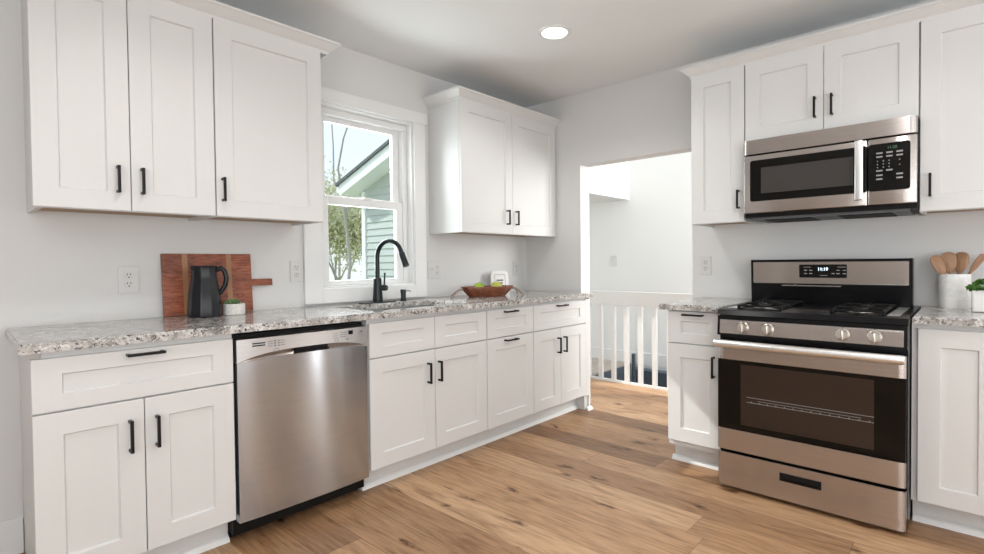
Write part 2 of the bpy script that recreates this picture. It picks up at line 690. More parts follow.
# ------------------------------------------------------------------ window
b = MB()
for (x0, x1, z0, z1) in ((-1.84, WLx0, .93, 2.10), (WLx1, -.978, .93, 2.10), (WLx0, WLx1, .93, WLz0)):
    b.box(x0, x1, -.02, 0, z0, z1, .002)
b.box(-1.85, -.958, -.023, 0, WLz1, 2.172, .002)
wf = b.build('window_1', 'trim')
struct(wf, 'white cased double-hung window above the sink')
b = MB()
for (x0, x1, z0, z1) in ((WLx0, WLx0 + .012, WLz0, WLz1), (WLx1 - .012, WLx1, WLz0, WLz1), (WLx0 + .012, WLx1 - .012, WLz0, WLz0 + .012), (WLx0 + .012, WLx1 - .012, WLz1 - .012, WLz1)):
    b.box(x0, x1, 0, .15, z0, z1)
for (x0, x1, z0, z1) in ((WLx0 + .012, WLx0 + .035, WLz0 + .0305, WLz1 - .0505), (WLx1 - .045, WLx1 - .012, WLz0 + .0305, WLz1 - .0505), (WLx0 + .0125, WLx1 - .0125, WLz0 + .0125, WLz0 + .03), (WLx0 + .0125, WLx1 - .0125, WLz1 - .05, WLz1 - .0125)):
    b.box(x0, x1, .05, .14, z0, z1, .002)
b.build('jamb', 'trim', wf)
sx0, sx1 = -1.70, -1.115


def sash(z0, z1, y0, st, top, bot, nm):
    q = MB()
    q.box(sx0, sx0 + st, y0, y0 + .03, z0, z1, .003)
    q.box(sx1 - st, sx1, y0, y0 + .03, z0, z1, .003)
    q.box(sx0 + st, sx1 - st, y0, y0 + .03, z0, z0 + bot, .003)
    q.box(sx0 + st, sx1 - st, y0, y0 + .03, z1 - top, z1, .003)
    o = q.build(nm, 'trim', wf)
    MB().box(sx0 + st - .004, sx1 - st + .004, y0 + .012, y0 + .017, z0 + bot - .004, z1 - top + .004).build('pane', 'glass', o)
    return o


sash(1.028, 1.565, .06, .05, .05, .03, 'lower_sash')
sash(1.535, 2.05, .095, .05, .035, .04, 'upper_sash')
MB().box(-1.42, -1.36, .045, .07, 1.562, 1.574, .003).build('sash_lock', 'trim', wf)

# ------------------------------------------------------------------ cabinets
FR = .072


def shaker(x0, x1, z0, z1, parent, name, yb=-.61, yf=-.63, fr=FR, frz=None, mat='cabinet'):
    """framed door or drawer front with recessed flat panel"""
    frz = frz or fr
    g_ = .0015
    x0 += g_
    x1 -= g_
    z0 += g_
    z1 -= g_
    c1, c2, dp = .0015, .0045, .009
    tb = bmesh.new()
    rings = []
    for ix, iz, y in ((0, 0, yb), (0, 0, yf + c1), (c1, c1, yf), (fr, frz, yf), (fr + c2, frz + c2, yf + dp)):
        rings.append([tb.verts.new(p) for p in ((x0 + ix, y, z0 + iz), (x1 - ix, y, z0 + iz), (x1 - ix, y, z1 - iz), (x0 + ix, y, z1 - iz))])
    for A, B in zip(rings, rings[1:]):
        for k in range(4):
            tb.faces.new((A[k], A[(k + 1) % 4], B[(k + 1) % 4], B[k]))
    tb.faces.new(rings[0])
    tb.faces.new(rings[-1])
    bmesh.ops.recalc_face_normals(tb, faces=tb.faces)
    q = MB()
    q.add(tb)
    return q.build(name, mat, parent)


def pull(parent, x, z, yf, vertical=True, ln=.112):
    q = MB()
    h = ln / 2
    if vertical:
        q.box(x - .005, x + .005, yf - .034, yf - .024, z - h, z + h, .0015)
        for s in (-1, 1):
            q.box(x - .005, x + .005, yf - .028, yf, z + s * (h - .006) - .005, z + s * (h - .006) + .005, .001)
    else:
        q.box(x - h, x + h, yf - .034, yf - .024, z - .005, z + .005, .0015)
        for s in (-1, 1):
            q.box(x + s * (h - .006) - .005, x + s * (h - .006) + .005, yf - .028, yf, z - .005, z + .005, .001)
    o = q.build('handle', 'black_metal', parent)
    return o


ZD0, ZD1, ZT = .146, .692, .868
DEP = .61


def base_cabinet(loc, rz, wd, label, doors, drawers, group=None, toe=(0, 0), front_toe=True, filler=0, inset=0, end_left=False, hollow=False, lift=(0, 0, 0)):
    t = thing('base_cabinet', label, 'cabinet', loc, rz, group)
    q = MB()
    if hollow:
        q.box(.0005, .018, -DEP, 0, ZD0 - .006, .888)
        q.box(wd - .018, wd - .0005, -DEP, 0, ZD0 - .006, .888)
        q.box(.018, wd - .018, -DEP, 0, ZD0 - .006, ZD0 + .012)
        q.box(.018, wd - .018, -DEP, -DEP + .018, ZD0 + .012, .888)
    else:
        q.box(.0005 + inset, wd - .0005, -DEP, 0, ZD0 - .006, .888)
    if end_left:   # finished side reaching the floor, notched for the toe kick
        q.prism([(0, FZ), (-.52, FZ), (-.52, .14), (0, .14)], 0, .0005 + inset, .018 + inset)
    if filler:
        q.box(wd - filler, wd - .0005, -DEP - .018, -DEP, ZD0 - .006, .875)
        q.box(wd - filler + .0, wd - .0005, -DEP, 0, FZ, ZD0 - .006)
    q.build('carcass', 'cabinet', t)
    MB().box(.001 + inset + toe[0], wd - .001 - max(toe[1], filler), -.53, -.45, FZ, ZD0 - .006).build('toe_kick', 'cabinet', t)
    for (x0, x1, z0, z1, hp) in drawers:
        d = shaker(x0, x1, z0, z1, t, 'drawer', fr=.072, frz=.052)
        if hp:
            pull(d, hp[0], hp[1], -.63, False)
    for (x0, x1, z0, z1, hp) in doors:
        d = shaker(x0, x1, z0, z1, t, 'door')
        if hp:
            pull(d, hp[0], hp[1], -.63, hp[2])
    return t


# sink wall, x of the cabinet edges
X0, X1, X2, X3, X4, X5, X6, X7 = -3.030, -2.737, -2.440, -1.832, -1.422, -1.020, -.580, .088
y_ = -.002
base_cabinet((X0, y_, 0), 0, X2 - X0, 'white base cabinet left of the dishwasher, one wide drawer over two doors', [
    (.002, X1 - X0, ZD0, ZD1, (X1 - X0 - .043, .570, True)), (X1 - X0, X2 - X0 - .002, ZD0, ZD1, (X1 - X0 + .035, .570, True))],
    [(.002, X2 - X0 - .002, ZD1 + .003, ZT, (X1 - X0 + .005, .850))], inset=.03, end_left=True)
base_cabinet((X3, y_, 0), 0, X5 - X3, 'white sink base cabinet under the faucet, two plain false drawer fronts without pulls', [
    (.002, X4 - X3, ZD0, ZD1, (X4 - X3 - .052, .570, True)), (X4 - X3, X5 - X3 - .001, ZD0, ZD1, (X4 - X3 + .022, .570, True))],
    [(.002, X4 - X3, ZD1 + .003, ZT, None), (X4 - X3, X5 - X3 - .001, ZD1 + .003, ZT, None)], hollow=True)
base_cabinet((X5, y_, 0), 0, X6 - X5, 'narrow white base cabinet with horizontal pulls on both drawer and tall front', [
    (.001, X6 - X5 - .001, ZD0, ZD1, ((X6 - X5) / 2 - .015, .672, False))],
    [(.001, X6 - X5 - .001, ZD1 + .003, ZT, ((X6 - X5) / 2 - .015, .850))])
wl = X7 - X6
xm = -.277 - X6
base_cabinet((X6, y_, 0), 0, wl, 'white base cabinet at the doorway end under the fruit bowl, wide drawer over two doors', [
    (.001, xm, ZD0, ZD1, (xm - .036, .572, True)), (xm, wl - .045, ZD0, ZD1, (xm + .036, .572, True))],
    [(.001, wl - .045, ZD1 + .003, ZT, (xm + .005, .850))], filler=.043)
# range wall (local x runs along world -y)
YC = -1.562
yr0 = YC - .306
RX = WX - .002
base_cabinet((RX, YC + .010, 0), -PI / 2, .313, 'narrow white base cabinet between the doorway and the range', [
    (.001, .306, .168, .706, (.306 - .047, .600, True))],
    [(.001, .306, .709, .884, (.150, .866))])
wr = .52
base_cabinet((RX, yr0 - .762, 0), -PI / 2, wr, 'white base cabinet right of the range with full-height door', [
    (.02, .285, ZD0, ZT, None), (.285, wr - .002, ZD0, ZT, None)], [])
# quarter round along the toe kicks
b = MB()
b.prism([(-.533, FZ), (-.556, FZ), (-.554, FZ + .008), (-.545, FZ + .02), (-.533, FZ + .026)], 0, X0, X2 - .002)
struct(b.build('trim_1', 'trim'), 'white shoe moulding under the left base cabinet')
b = MB()
b.prism([(-.533, FZ), (-.556, FZ), (-.554, FZ + .008), (-.545, FZ + .02), (-.533, FZ + .026)], 0, X3 + .002, X7 - .045)
b.prism([(-.63, FZ), (-.653, FZ), (-.651, FZ + .008), (-.642, FZ + .02), (-.63, FZ + .026)], 0, X7 - .043, X7 + .018)
b.box(X7 + .0005, X7 + .010, -.628, -.555, FZ, .885)
struct(b.build('trim_2', 'trim'), 'white shoe moulding under the sink run')
b = MB()
b.prism([(RX - .533, FZ), (RX - .556, FZ), (RX - .554, FZ + .008), (RX - .545, FZ + .02), (RX - .533, FZ + .026)], 1, YC + .02, YC - .303)
b.prism([(RX - .533, FZ), (RX - .556, FZ), (RX - .554, FZ + .008), (RX - .545, FZ + .02), (RX - .533, FZ + .026)], 1, yr0 - .764, yr0 - .764 - wr)
struct(b.build('trim_3', 'trim'), 'white shoe moulding on the range wall')

UB, UT = 1.371, 2.238
UD = .305


def wall_cabinet(loc, rz, wd, label, doors, z0=UB, z1=UT, group=None, bottom=True, inset=0):
    t = thing('wall_cabinet', label, 'cabinet', (loc[0], loc[1], z0), rz, group)
    h = z1 - z0
    q = MB()
    q.box(.0005 + inset, .016 + inset, -UD, 0, 0, h)
    q.box(wd - .016, wd - .0005, -UD, 0, 0, h)
    q.box(.016 + inset, wd - .016, -UD, -UD + .018, 0, h)
    q.box(.016 + inset, wd - .016, -UD + .018, 0, .02, h)
    q.build('carcass', 'cabinet', t)
    if bottom:
        MB().box(.017 + inset, wd - .017, -UD + .019, -.001, .012, .0195).build('underside_panel', 'raw_wood', t)
    for (x0, x1, a, c, hp) in doors:
        d = shaker(x0, x1, a - z0, c - z0, t, 'door', -UD, -UD - .019)
        if hp:
            pull(d, hp[0], hp[1] - z0, -UD - .019, True, .105)
    return t


def crown(pts, name, label, zb, zt, parent=None):
    """pts: plan polyline (x, y, outward nx, ny already mitred) ; profile sweeps out and up"""
    prof = [(0, zb - .004), (.006, zb - .004), (.008, zb + .010), (.014, zb + .014), (.044, zt - .014), (.052, zt - .010), (.052, zt), (0, zt)]
    t = bmesh.new()
    rings = []
    for (x, y, nx, ny) in pts:
        rings.append([t.verts.new((x + nx * d, y + ny * d, z)) for d, z in prof])
    n = len(prof)
    for A, B in zip(rings, rings[1:]):
        for k in range(n):
            t.faces.new((A[k], A[(k + 1) % n], B[(k + 1) % n], B[k]))
    t.faces.new(rings[0])
    t.faces.new(rings[-1])
    bmesh.ops.recalc_face_normals(t, faces=t.faces)
    q = MB()
    q.add(t)
    o = q.build(name, 'cabinet')
    return struct(o, label)


U1, U2, U3, U4 = -2.984, -2.694, -2.389, -1.887
wall_cabinet((U1, y_), 0, U3 - U1, 'white wall cabinet with a pair of doors above the black jug', [
    (.002, U2 - U1, UB, UT, (U2 - U1 - .043, 1.492)), (U2 - U1, U3 - U1 - .001, UB, UT, (U2 - U1 + .035, 1.492))], inset=.018)
wall_cabinet((U3, y_), 0, U4 - U3, 'white single-door wall cabinet beside the window on its left', [
    (.001, U4 - U3 - .002, UB, UT, (.027, 1.490))])
V0, V1 = -.935, .096
wall_cabinet((V0, y_), 0, V1 - V0, 'white two-door wall cabinet in the corner right of the window', [
    (.002, (V1 - V0) / 2 - .012, UB - .013, UT - .012, (-.494 - V0, 1.478)), ((V1 - V0) / 2 - .012, V1 - V0 - .008, UB - .013, UT - .012, (-.398 - V0, 1.478))], z0=UB - .013, z1=UT - .012)
wall_cabinet((RX, YC), -PI / 2, .307, 'narrow white wall cabinet left of the microwave, tall single door', [
    (.001, .305, UB, UT, (1.837 - 1.562, 1.497))])
ym = YC - .3075
wall_cabinet((RX, ym), -PI / 2, .7645, 'short white two-door wall cabinet directly above the microwave', [
    (.001, .382, 1.806, UT, (2.214 - 1.8695, 1.930)), (.382, .7635, 1.806, UT, (2.289 - 1.8695, 1.930))], z0=1.802, bottom=False)
wall_cabinet((RX, ym - .765), -PI / 2, .46, 'tall white wall cabinet right of the microwave, above the utensil crock', [
    (.002, .458, UB, UT, (.040, 1.488))])
ZC = 2.293
yf = y_ - UD - .010
crown([(U1, y_, -1, 0), (U1, yf, -1, -1), (U4 + .035, yf, 1, -1), (U4 + .035, y_, 1, 0)], 'trim_4', 'white crown moulding on the left wall cabinets', UT, ZC)
crown([(V0, y_, -1, 0), (V0, yf, -1, -1), (V1, yf, 0, -1)], 'trim_5', 'white crown moulding on the corner wall cabinet', UT - .012, ZC - .010)
xf = RX - UD - .010
crown([(RX, YC, 0, 1), (xf, YC, -1, 1), (xf, ym - .765 - .46, -1, 0)], 'trim_6', 'white crown moulding over the range wall cabinets', UT, ZC)

# ------------------------------------------------------------------ worktops
CZ0, CZ1 = .889, .920


def slab(name, outline, hole, z0, z1, label, bev=.006):
    t = bmesh.new()
    top, bot = [], []
    loops = []
    for pts in ([outline] + ([hole] if hole else [])):
        vt = [t.verts.new((x, y, z1)) for x, y in pts]
        vb = [t.verts.new((x, y, z0)) for x, y in pts]
        et = [t.edges.new((vt[i], vt[(i + 1) % len(vt)])) for i in range(len(vt))]
        eb = [t.edges.new((vb[i], vb[(i + 1) % len(vb)])) for i in range(len(vb))]
        top += et
        bot += eb
        for i in range(len(vt)):
            j = (i + 1) % len(vt)
            t.faces.new((vt[i], vt[j], vb[j], vb[i]))
        loops.append(et)
    bmesh.ops.triangle_fill(t, use_beauty=True, edges=top)
    bmesh.ops.triangle_fill(t, use_beauty=True, edges=bot)
    bmesh.ops.recalc_face_normals(t, faces=t.faces)
    tops = [e for l_ in loops for e in l_]
    bmesh.ops.bevel(t, geom=tops, offset=bev, segments=3, affect='EDGES')
    q = MB()
    q.add(t)
    o = q.build(name, 'granite', smooth=40)
    return tag(o, label, 'worktop')


def rrect(x0, x1, y0, y1, r, n=6):
    pts = []
    for cx, cy, a0 in ((x1 - r, y1 - r, 0), (x0 + r, y1 - r, 90), (x0 + r, y0 + r, 180), (x1 - r, y0 + r, 270)):
        for k in range(n + 1):
            a = math.radians(a0 + 90 * k / n)
            pts.append((cx + r * math.cos(a), cy + r * math.sin(a)))
    return pts


CF = -.657
slab('worktop', [(-3.037, -.002), (-3.055, CF + .01), (-3.047, CF), (.10, CF), (.118, CF + .012), (.118, -.558), (.098, -.556), (.098, -.002)],
     rrect(-1.76, -1.10, -.57, -.18, .06), CZ0, CZ1, 'long speckled granite worktop along the sink wall')
xo = RX - .655
slab('worktop', [(RX, YC + .02 + .0), (RX, yr0 + .004), (xo, yr0 + .004), (xo, YC + .045), (xo + .01, YC + .052), (RX - .02, YC + .052)], None, CZ0, CZ1,
     'short speckled granite worktop between the doorway and the range')
slab('worktop', [(RX, yr0 - .7665), (RX, yr0 - .7665 - wr), (xo, yr0 - .7665 - wr), (xo, yr0 - .7665)], None, CZ0, CZ1 - .001,
     'speckled granite worktop right of the range holding the utensil crock')

# ------------------------------------------------------------------ sink, faucet, dispenser
t = thing('sink', 'double-bowl stainless undermount sink set in the long worktop', 'sink', (-1.43, -.375, CZ0))
for nm, xa, xb in (('bowl', -.328, -.01), ('bowl', .01, .328)):
    q = MB()
    ya, yb = -.192, .192
    z = -.001
    th = .003
    q.box(xa, xb, ya, yb, -.19, -.187)
    q.box(xa, xa + th, ya, yb, -.187, z)
    q.box(xb - th, xb, ya, yb, -.187, z)
    q.box(xa, xb, ya, ya + th, -.187, z)
    q.box(xa, xb, yb - th, yb, -.187, z)
    o = q.build(nm, 'sink', t)
    MB().lathe([(0, -.186), (.038, -.186), (.042, -.184), (.034, -.1835), (.03, -.1855), (0, -.1855)], ((xa + xb) / 2, 0, 0), 24).build('drain', 'chrome', o, 40)
MB().box(-.011, .011, -.19, .19, -.09, -.004, .002).build('divider', 'sink', t)

fx, fy = -1.424, -.10
t = thing('faucet', 'matte black gooseneck pull-down faucet in front of the window', 'faucet', (fx, fy, CZ1))
q = MB()
q.prism([(x, y) for x, y in rrect(-.128, .128, -.03, .03, .029, 8)], 2, .0, .006)
q.build('base_plate', 'faucet', t, 40)
q = MB().lathe([(0, .005), (.030, .005), (.0305, .02), (.027, .07), (.024, .13), (.023, .148), (.016, .152), (0, .152)], (0, 0, 0), 28)
q.build('body', 'faucet', t, 40)
pts = [(0, 0, .145), (0, 0, .275)]
sw = math.radians(12)
Rg = .098
for k in range(1, 15):
    a = PI - (PI - math.radians(18)) * k / 14
    rr_ = Rg + Rg * math.cos(a)
    pts.append((rr_ * math.sin(sw), -rr_ * math.cos(sw), .275 + Rg * math.sin(a)))
MB().tube(pts, .0138, 18).build('neck', 'faucet', t, 50)
p = Vector(pts[-1])
d = (Vector(pts[-1]) - Vector(pts[-2])).normalized()
hd = MB().tube([p - d * .004, p + d * .006, p + d * .008, p + d * .075, p + d * .092], [.0145, .0145, .0185, .0185, .0205], 18)
hd.build('spray_head', 'faucet', t, 40)
# side lever points to the right
q = MB().tube([(.0, 0, .090), (.031, -.042, .090), (.036, -.049, .090)], [.018, .018, .014], 16)
q.tube([(.024, -.034, .10), (.026, -.036, .15), (.027, -.038, .182)], [.0052, .005, .0056], 10)
q.build('lever', 'faucet', t, 40)

t = thing('soap_dispenser', 'small black soap dispenser beside the faucet', 'dispenser', (-1.235, -.10, CZ1))
MB().lathe([(0, 0), (.02, 0), (.021, .004), (.017, .008), (.0165, .05), (.0185, .052), (.0185, .072), (0, .073)], (0, 0, 0), 24).build('base', 'faucet', t, 40)
MB().tube([(0, -.01, .064), (0, -.06, .066), (0, -.075, .062)], [.0045, .0035, .003], 10).build('spout', 'faucet', t, 40)

# ------------------------------------------------------------------ dishwasher
t = thing('dishwasher', 'stainless steel dishwasher between the left cabinet and the sink cabinet', 'dishwasher', (X2 + .003, y_, 0))
wd = X3 - X2 - .006
q = MB()
q.box(.001, wd - .001, -.575, 0, FZ + .03, .872)
q.build('tub', 'black_matte', t)
MB().box(.006, wd - .006, -.52, -.49, FZ + .001, .118).build('toe_panel', 'black_matte', t)
dz0, dz1 = .124, .857
x0, x1 = .008, wd - .006
dw = x1 - x0
# lower door skin, slightly bowed
tb = bmesh.new()
nx = 40


def bow(u_):
    return -.628 - .010 * (1 - abs(2 * u_ - 1) ** 2.6)


def arch(u_):  # top edge of door skin
    return .762 + .012 * (1 - abs(2 * u_ - 1) ** 3)


def arch2(u_):  # lower edge of the fascia
    return .764 + .036 * (1 - abs(2 * u_ - 1) ** 3.2)


rows = []
for u_ in [k / nx for k in range(nx + 1)]:
    x = x0 + dw * u_
    rows.append([tb.verts.new((x, bow(u_), dz0)), tb.verts.new((x, bow(u_), arch(u_))), tb.verts.new((x, -.58, arch(u_))), tb.verts.new((x, -.58, dz0))])
for A, B in zip(rows, rows[1:]):
    for k in range(4):
        tb.faces.new((A[k], A[(k + 1) % 4], B[(k + 1) % 4], B[k]))
tb.faces.new(rows[0])
tb.faces.new(rows[-1])
bmesh.ops.recalc_face_normals(tb, faces=tb.faces)
q = MB()
q.add(tb)
door = q.build('door', 'steel_grey', t, 30)
tb = bmesh.new()
rows = []
for u_ in [k / nx for k in range(nx + 1)]:
    x = x0 + dw * u_
    rows.append([tb.verts.new((x, bow(u_) + .001, arch2(u_))), tb.verts.new((x, bow(u_) + .002, dz1)), tb.verts.new((x, -.58, dz1)), tb.verts.new((x, -.58, arch2(u_)))])
for A, B in zip(rows, rows[1:]):
    for k in range(4):
        tb.faces.new((A[k], A[(k + 1) % 4], B[(k + 1) % 4], B[k]))
tb.faces.new(rows[0])
tb.faces.new(rows[-1])
bmesh.ops.recalc_face_normals(tb, faces=tb.faces)
q = MB()
q.add(tb)
cp = q.build('control_panel', 'steel_light', t, 30)
cp['label'] = 'lighter grey control panel'
# sloped recess behind the lip
tb = bmesh.new()
prev = None
for u_ in [k / nx for k in range(nx + 1)]:
    x = x0 + dw * u_
    a_ = tb.verts.new((x, bow(u_) + .004, arch(u_) - .006))
    c2 = tb.verts.new((x, bow(u_) + .004 + .022 * (1 - abs(2 * u_ - 1) ** 4), arch2(u_) + .003))
    if prev:
        tb.faces.new((prev[0], a_, c2, prev[1]))
    prev = (a_, c2)
bmesh.ops.recalc_face_normals(tb, faces=tb.faces)
q = MB()
q.add(tb)
q.build('finger_recess', 'steel', t, 30)
hb = MB().box(x0 + dw * .395, x0 + dw * .655, -.645, -.622, .776, .785, .002)
hb.box(x0 + dw * .40, x0 + dw * .65, -.636, -.615, .785, .798, .001)
hb.build('pocket_handle', 'black', t)
for r_ in range(2):
    for k in range(6):
        MB().box(x0 + .058 + k * .0085, x0 + .058 + k * .0085 + .0068, -.6375, -.625, .835 - r_ * .0095, .839 - r_ * .0095).build('vent_slot', 'black', cp)
yy2 = -.6372
for (xx, zz) in [(.145, .838), (.145, .828), (.145, .818), (.160, .837), (.160, .827), (.160, .817)]:
    MB().box(x0 + xx, x0 + xx + .005, yy2, -.63, zz, zz + .004).build('indicator', 'label_dark', cp)
for k in range(3):
    for xa, xb, zz in ((.118, .138, .838), (.169, .188, .838), (.405, .432, .838), (.442, .475, .840)):
        MB().box(x0 + xa, x0 + xb, yy2 + (.0008 if xa > .3 else 0), -.63, zz - k * .0095, zz + .0013 - k * .0095).build('caption', 'label_dark', cp)
for xx, yq, zz, ro, ri in ((.153, -.6375, .800, .0095, .008), (.425, -.6372, .806, .009, .0075), (.480, -.6368, .808, .006, .0035), (.555, -.6345, .836, .006, .002)):
    MB().lathe([(ri, 0), (ro, 0), (ro, .001), (ri, .001), (ri, 0)], (x0 + xx, yq + .001, zz), 20, Matrix.Rotation(PI / 2, 4, 'X')).build('button', 'label_grey', cp)
MB().box(x0 + .487, x0 + .508, -.6375, -.63, .828, .846).build('display', 'black', t)

# ------------------------------------------------------------------ range
ry = yr0 - .004
t = thing('gas_range', 'stainless and black freestanding gas range with oven and bottom drawer', 'range', (RX, ry, 0), -PI / 2)
wd = .754
fy_ = -.758
q = MB()
q.box(0, wd, -.715, -.005, .045, .905, .003)
q.build('body', 'black', t)
for fxx in (.04, wd - .04):
    for fyy in (-.66, -.08):
        MB().lathe([(0, FZ), (.018, FZ), (.018, FZ + .008), (.012, FZ + .01), (.012, .058), (0, .058)], (fxx, fyy, 0), 16).build('foot', 'black_matte', t)


def panel(x0, x1, z0, z1, y0, y1, bev=.006):
    return MB().box(x0, x1, y0, y1, z0, z1, bev, 3)


def rolled(x0, x1, z0, z1, yf, yb, rx=.030, ry=.012):
    pts = [(x0, yb), (x1, yb)]
    for k in range(7):
        a = PI / 2 * k / 6
        pts.append((x1 - rx + rx * math.cos(a), yf + ry - ry * math.sin(a)))
    for k in range(7):
        a = PI / 2 * k / 6
        pts.append((x0 + rx - rx * math.sin(a), yf + ry - ry * math.cos(a)))
    return MB().prism(pts, 2, z0, z1, .0015)


d = rolled(.002, wd - .002, .052, .215, fy_, -.715).build('storage_drawer', 'steel', t, 40)
q = MB()
q.box(.285, .455, fy_ - .004, fy_ + .006, .140, .178, .003)
rc = q.build('drawer_recess', 'black_matte', d)
rc['label'] = 'black recessed drawer grip'
q = MB()
q.box(.297, .443, fy_ - .0065, fy_ - .0035, .147, .153, .001)
q.build('grip_lip', 'black', rc)
# oven door
dr = MB()
dr.box(.004, wd - .004, -.745, -.715, .228, .765, .002)
door = dr.build('oven_door', 'black', t)
rolled(.002, wd - .002, .230, .333, fy_, -.744, .03, .010).build('lower_band', 'steel', door, 40)
rolled(.002, wd - .002, .674, .764, fy_, -.744, .03, .010).build('upper_band', 'steel', door, 40)
MB().box(.004, wd - .004, fy_ + .003, -.744, .334, .673, .001).build('door_glass', 'glass_black', door)
MB().box(.112, .645, fy_ + .0018, fy_ + .004, .363, .655, .0008).build('oven_window', 'oven_window', door)
q = MB()
for z in (.50, .476):
    q.box(.14, .645, fy_ + .0012, fy_ + .0025, z, z + .0018)
for k in range(14):
    q.box(.16 + k * .036, .163 + k * .036, fy_ + .0012, fy_ + .0025, z, z + .007)
q.box(.19, .60, fy_ + .0012, fy_ + .0025, .488, .4893)
q.build('oven_rack', 'label_grey', door)
q = MB()
hz = .756
q.tube([(.006, fy_ - .045, hz), (.05, fy_ - .048, hz), (.377, fy_ - .05, hz), (.704, fy_ - .048, hz), (wd - .006, fy_ - .045, hz)], .0185, 20)
h_ = q.build('door_handle', 'chrome', door, 50)
for xx in (.02, wd - .052):
    MB().box(xx, xx + .032, fy_ - .04, fy_, hz - .012, hz + .010, .004).build('handle_bracket', 'steel', h_, 40)
# control panel with knobs
q = MB()
q.prism([(-.715, .790), (-.752, .790), (-.742, .885), (-.715, .885)], 0, .0, wd)
q.build('knob_fascia', 'black', t)
q = MB()
q.prism([(-.748, .800), (-.7535, .800), (-.7475, .866), (-.742, .866)], 0, .012, wd - .012, .0015)
fas = q.build('knob_panel', 'steel', t, 40)
tilt = math.atan2(.006, .066)
for kx in (.122, .233, .532, .645):
    mt = Matrix.Rotation(PI / 2 - tilt, 4, 'X')
    q = MB().lathe([(0, 0), (.026, 0), (.026, .004), (.0235, .006), (.022, .02), (.020, .024), (0, .024)], (0, 0, 0), 32, mt)
    tb = MB()
    q.box(-.004, .004, -.036, -.020, -.021, .021, .002)
    kb = q.build('knob', 'knob', t, 40, (kx, -.750, .833))
    for a in (-50, 0, 50):
        a = math.radians(a)
        MB().box(.034 * math.sin(a) - .002, .034 * math.sin(a) + .002, -.0035, .003, .031 * math.cos(a) - .001, .031 * math.cos(a) + .001).build('dial_mark', 'label_dark', kb, None, (0, -.0005, 0))
# cooktop
q = MB()
q.prism([(-.745, .888), (-.735, .914), (-.70, .920), (-.06, .920), (-.06, .900), (-.70, .900)], 0, -.003, wd + .003, .0012)
ct = q.build('cooktop', 'black', t, 40)
MB().box(.03, .072, -.69, -.215, .9195, .9212).build('side_trim', 'chrome', ct)
MB().box(wd - .072, wd - .03, -.69, -.215, .9195, .9212).build('side_trim', 'chrome', ct)
for gx in (.080, .478):
    gw = .188
    q = MB()
    zt = .940
    ya, yb = -.675, -.235
    r_ = .0065
    for (a, c) in (((gx, ya), (gx + gw, ya)), ((gx, yb), (gx + gw, yb)), ((gx, ya), (gx, yb)), ((gx + gw, ya), (gx + gw, yb)), ((gx, (ya + yb) / 2), (gx + gw, (ya + yb) / 2))):
        q.box(min(a[0], c[0]) - r_, max(a[0], c[0]) + r_, min(a[1], c[1]) - r_, max(a[1], c[1]) + r_, zt - .012, zt - .004, .002)
    for cy in (ya + .11, yb - .11):
        cx = gx + gw / 2
        for k in range(4):
            a = k * PI / 2
            p0 = Vector((cx + math.cos(a) * .028, cy + math.sin(a) * .028))
            L_ = gw / 2 if k % 2 == 0 else .11
            p1 = Vector((cx + math.cos(a) * L_, cy + math.sin(a) * L_))
            q.box(min(p0.x, p1.x) - .005, max(p0.x, p1.x) + .005, min(p0.y, p1.y) - .005, max(p0.y, p1.y) + .005, zt - .010, zt, .002)
    for px_ in (gx, gx + gw):
        for py_ in (ya, (ya + yb) / 2, yb):
            q.box(px_ - .007, px_ + .007, py_ - .007, py_ + .007, .920, zt - .006, .002)
    q.build('grate', 'black_matte', t)
    for cy in (ya + .11, yb - .11):
        cx = gx + gw / 2
        bo = MB().lathe([(0, .920), (.05, .920), (.048, .926), (.034, .930), (.034, .936), (.03, .941), (0, .942)], (cx, cy, 0), 28).build('burner', 'black', t, 40)
        MB().lathe([(.051, .9205), (.060, .9205), (.060, .922), (.051, .922), (.051, .9205)], (cx, cy, 0), 28).build('burner_ring', 'knob', bo, 40)
# backguard
q = MB()
q.prism([(-.18, .915), (-.200, .915), (-.207, 1.02), (-.213, 1.158), (-.13, 1.158), (-.13, .915)], 0, -.004, wd - .020)
bg_ = q.build('backguard', 'black', t)
q = MB()
q.prism([(-.209, 1.028), (-.217, 1.028), (-.221, 1.144), (-.213, 1.144)], 0, .010, wd - .034, .002)
q.build('backguard_panel', 'steel', bg_, 40)
q = MB()
q.box(.16, .44, -.223, -.209, 1.013, 1.019, .001)
q.build('vent_lip', 'steel', bg_)
q = MB()
q.prism([(-.2155, 1.060), (-.2205, 1.060), (-.2235, 1.130), (-.2185, 1.130)], 0, .246, .466, .0015)
disp = q.build('display', 'glass_black', bg_)


def text(body, size, loc, rot, mat, parent, name='digits', extr=.0004, align='CENTER', bold=0):
    cu = bpy.data.curves.new('txt', 'FONT')
    cu.body = body
    cu.size = size
    cu.extrude = extr
    cu.offset = bold
    cu.align_x = align
    cu.align_y = 'CENTER'
    o = bpy.data.objects.new('txt', cu)
    COL.objects.link(o)
    bpy.context.view_layer.update()
    me = bpy.data.meshes.new_from_object(o)
    bpy.data.objects.remove(o)
    me.materials.append(M[mat])
    n = bpy.data.objects.new(name, me)
    COL.objects.link(n)
    n.parent = parent
    n.location = loc
    n.rotation_euler = rot
    return n


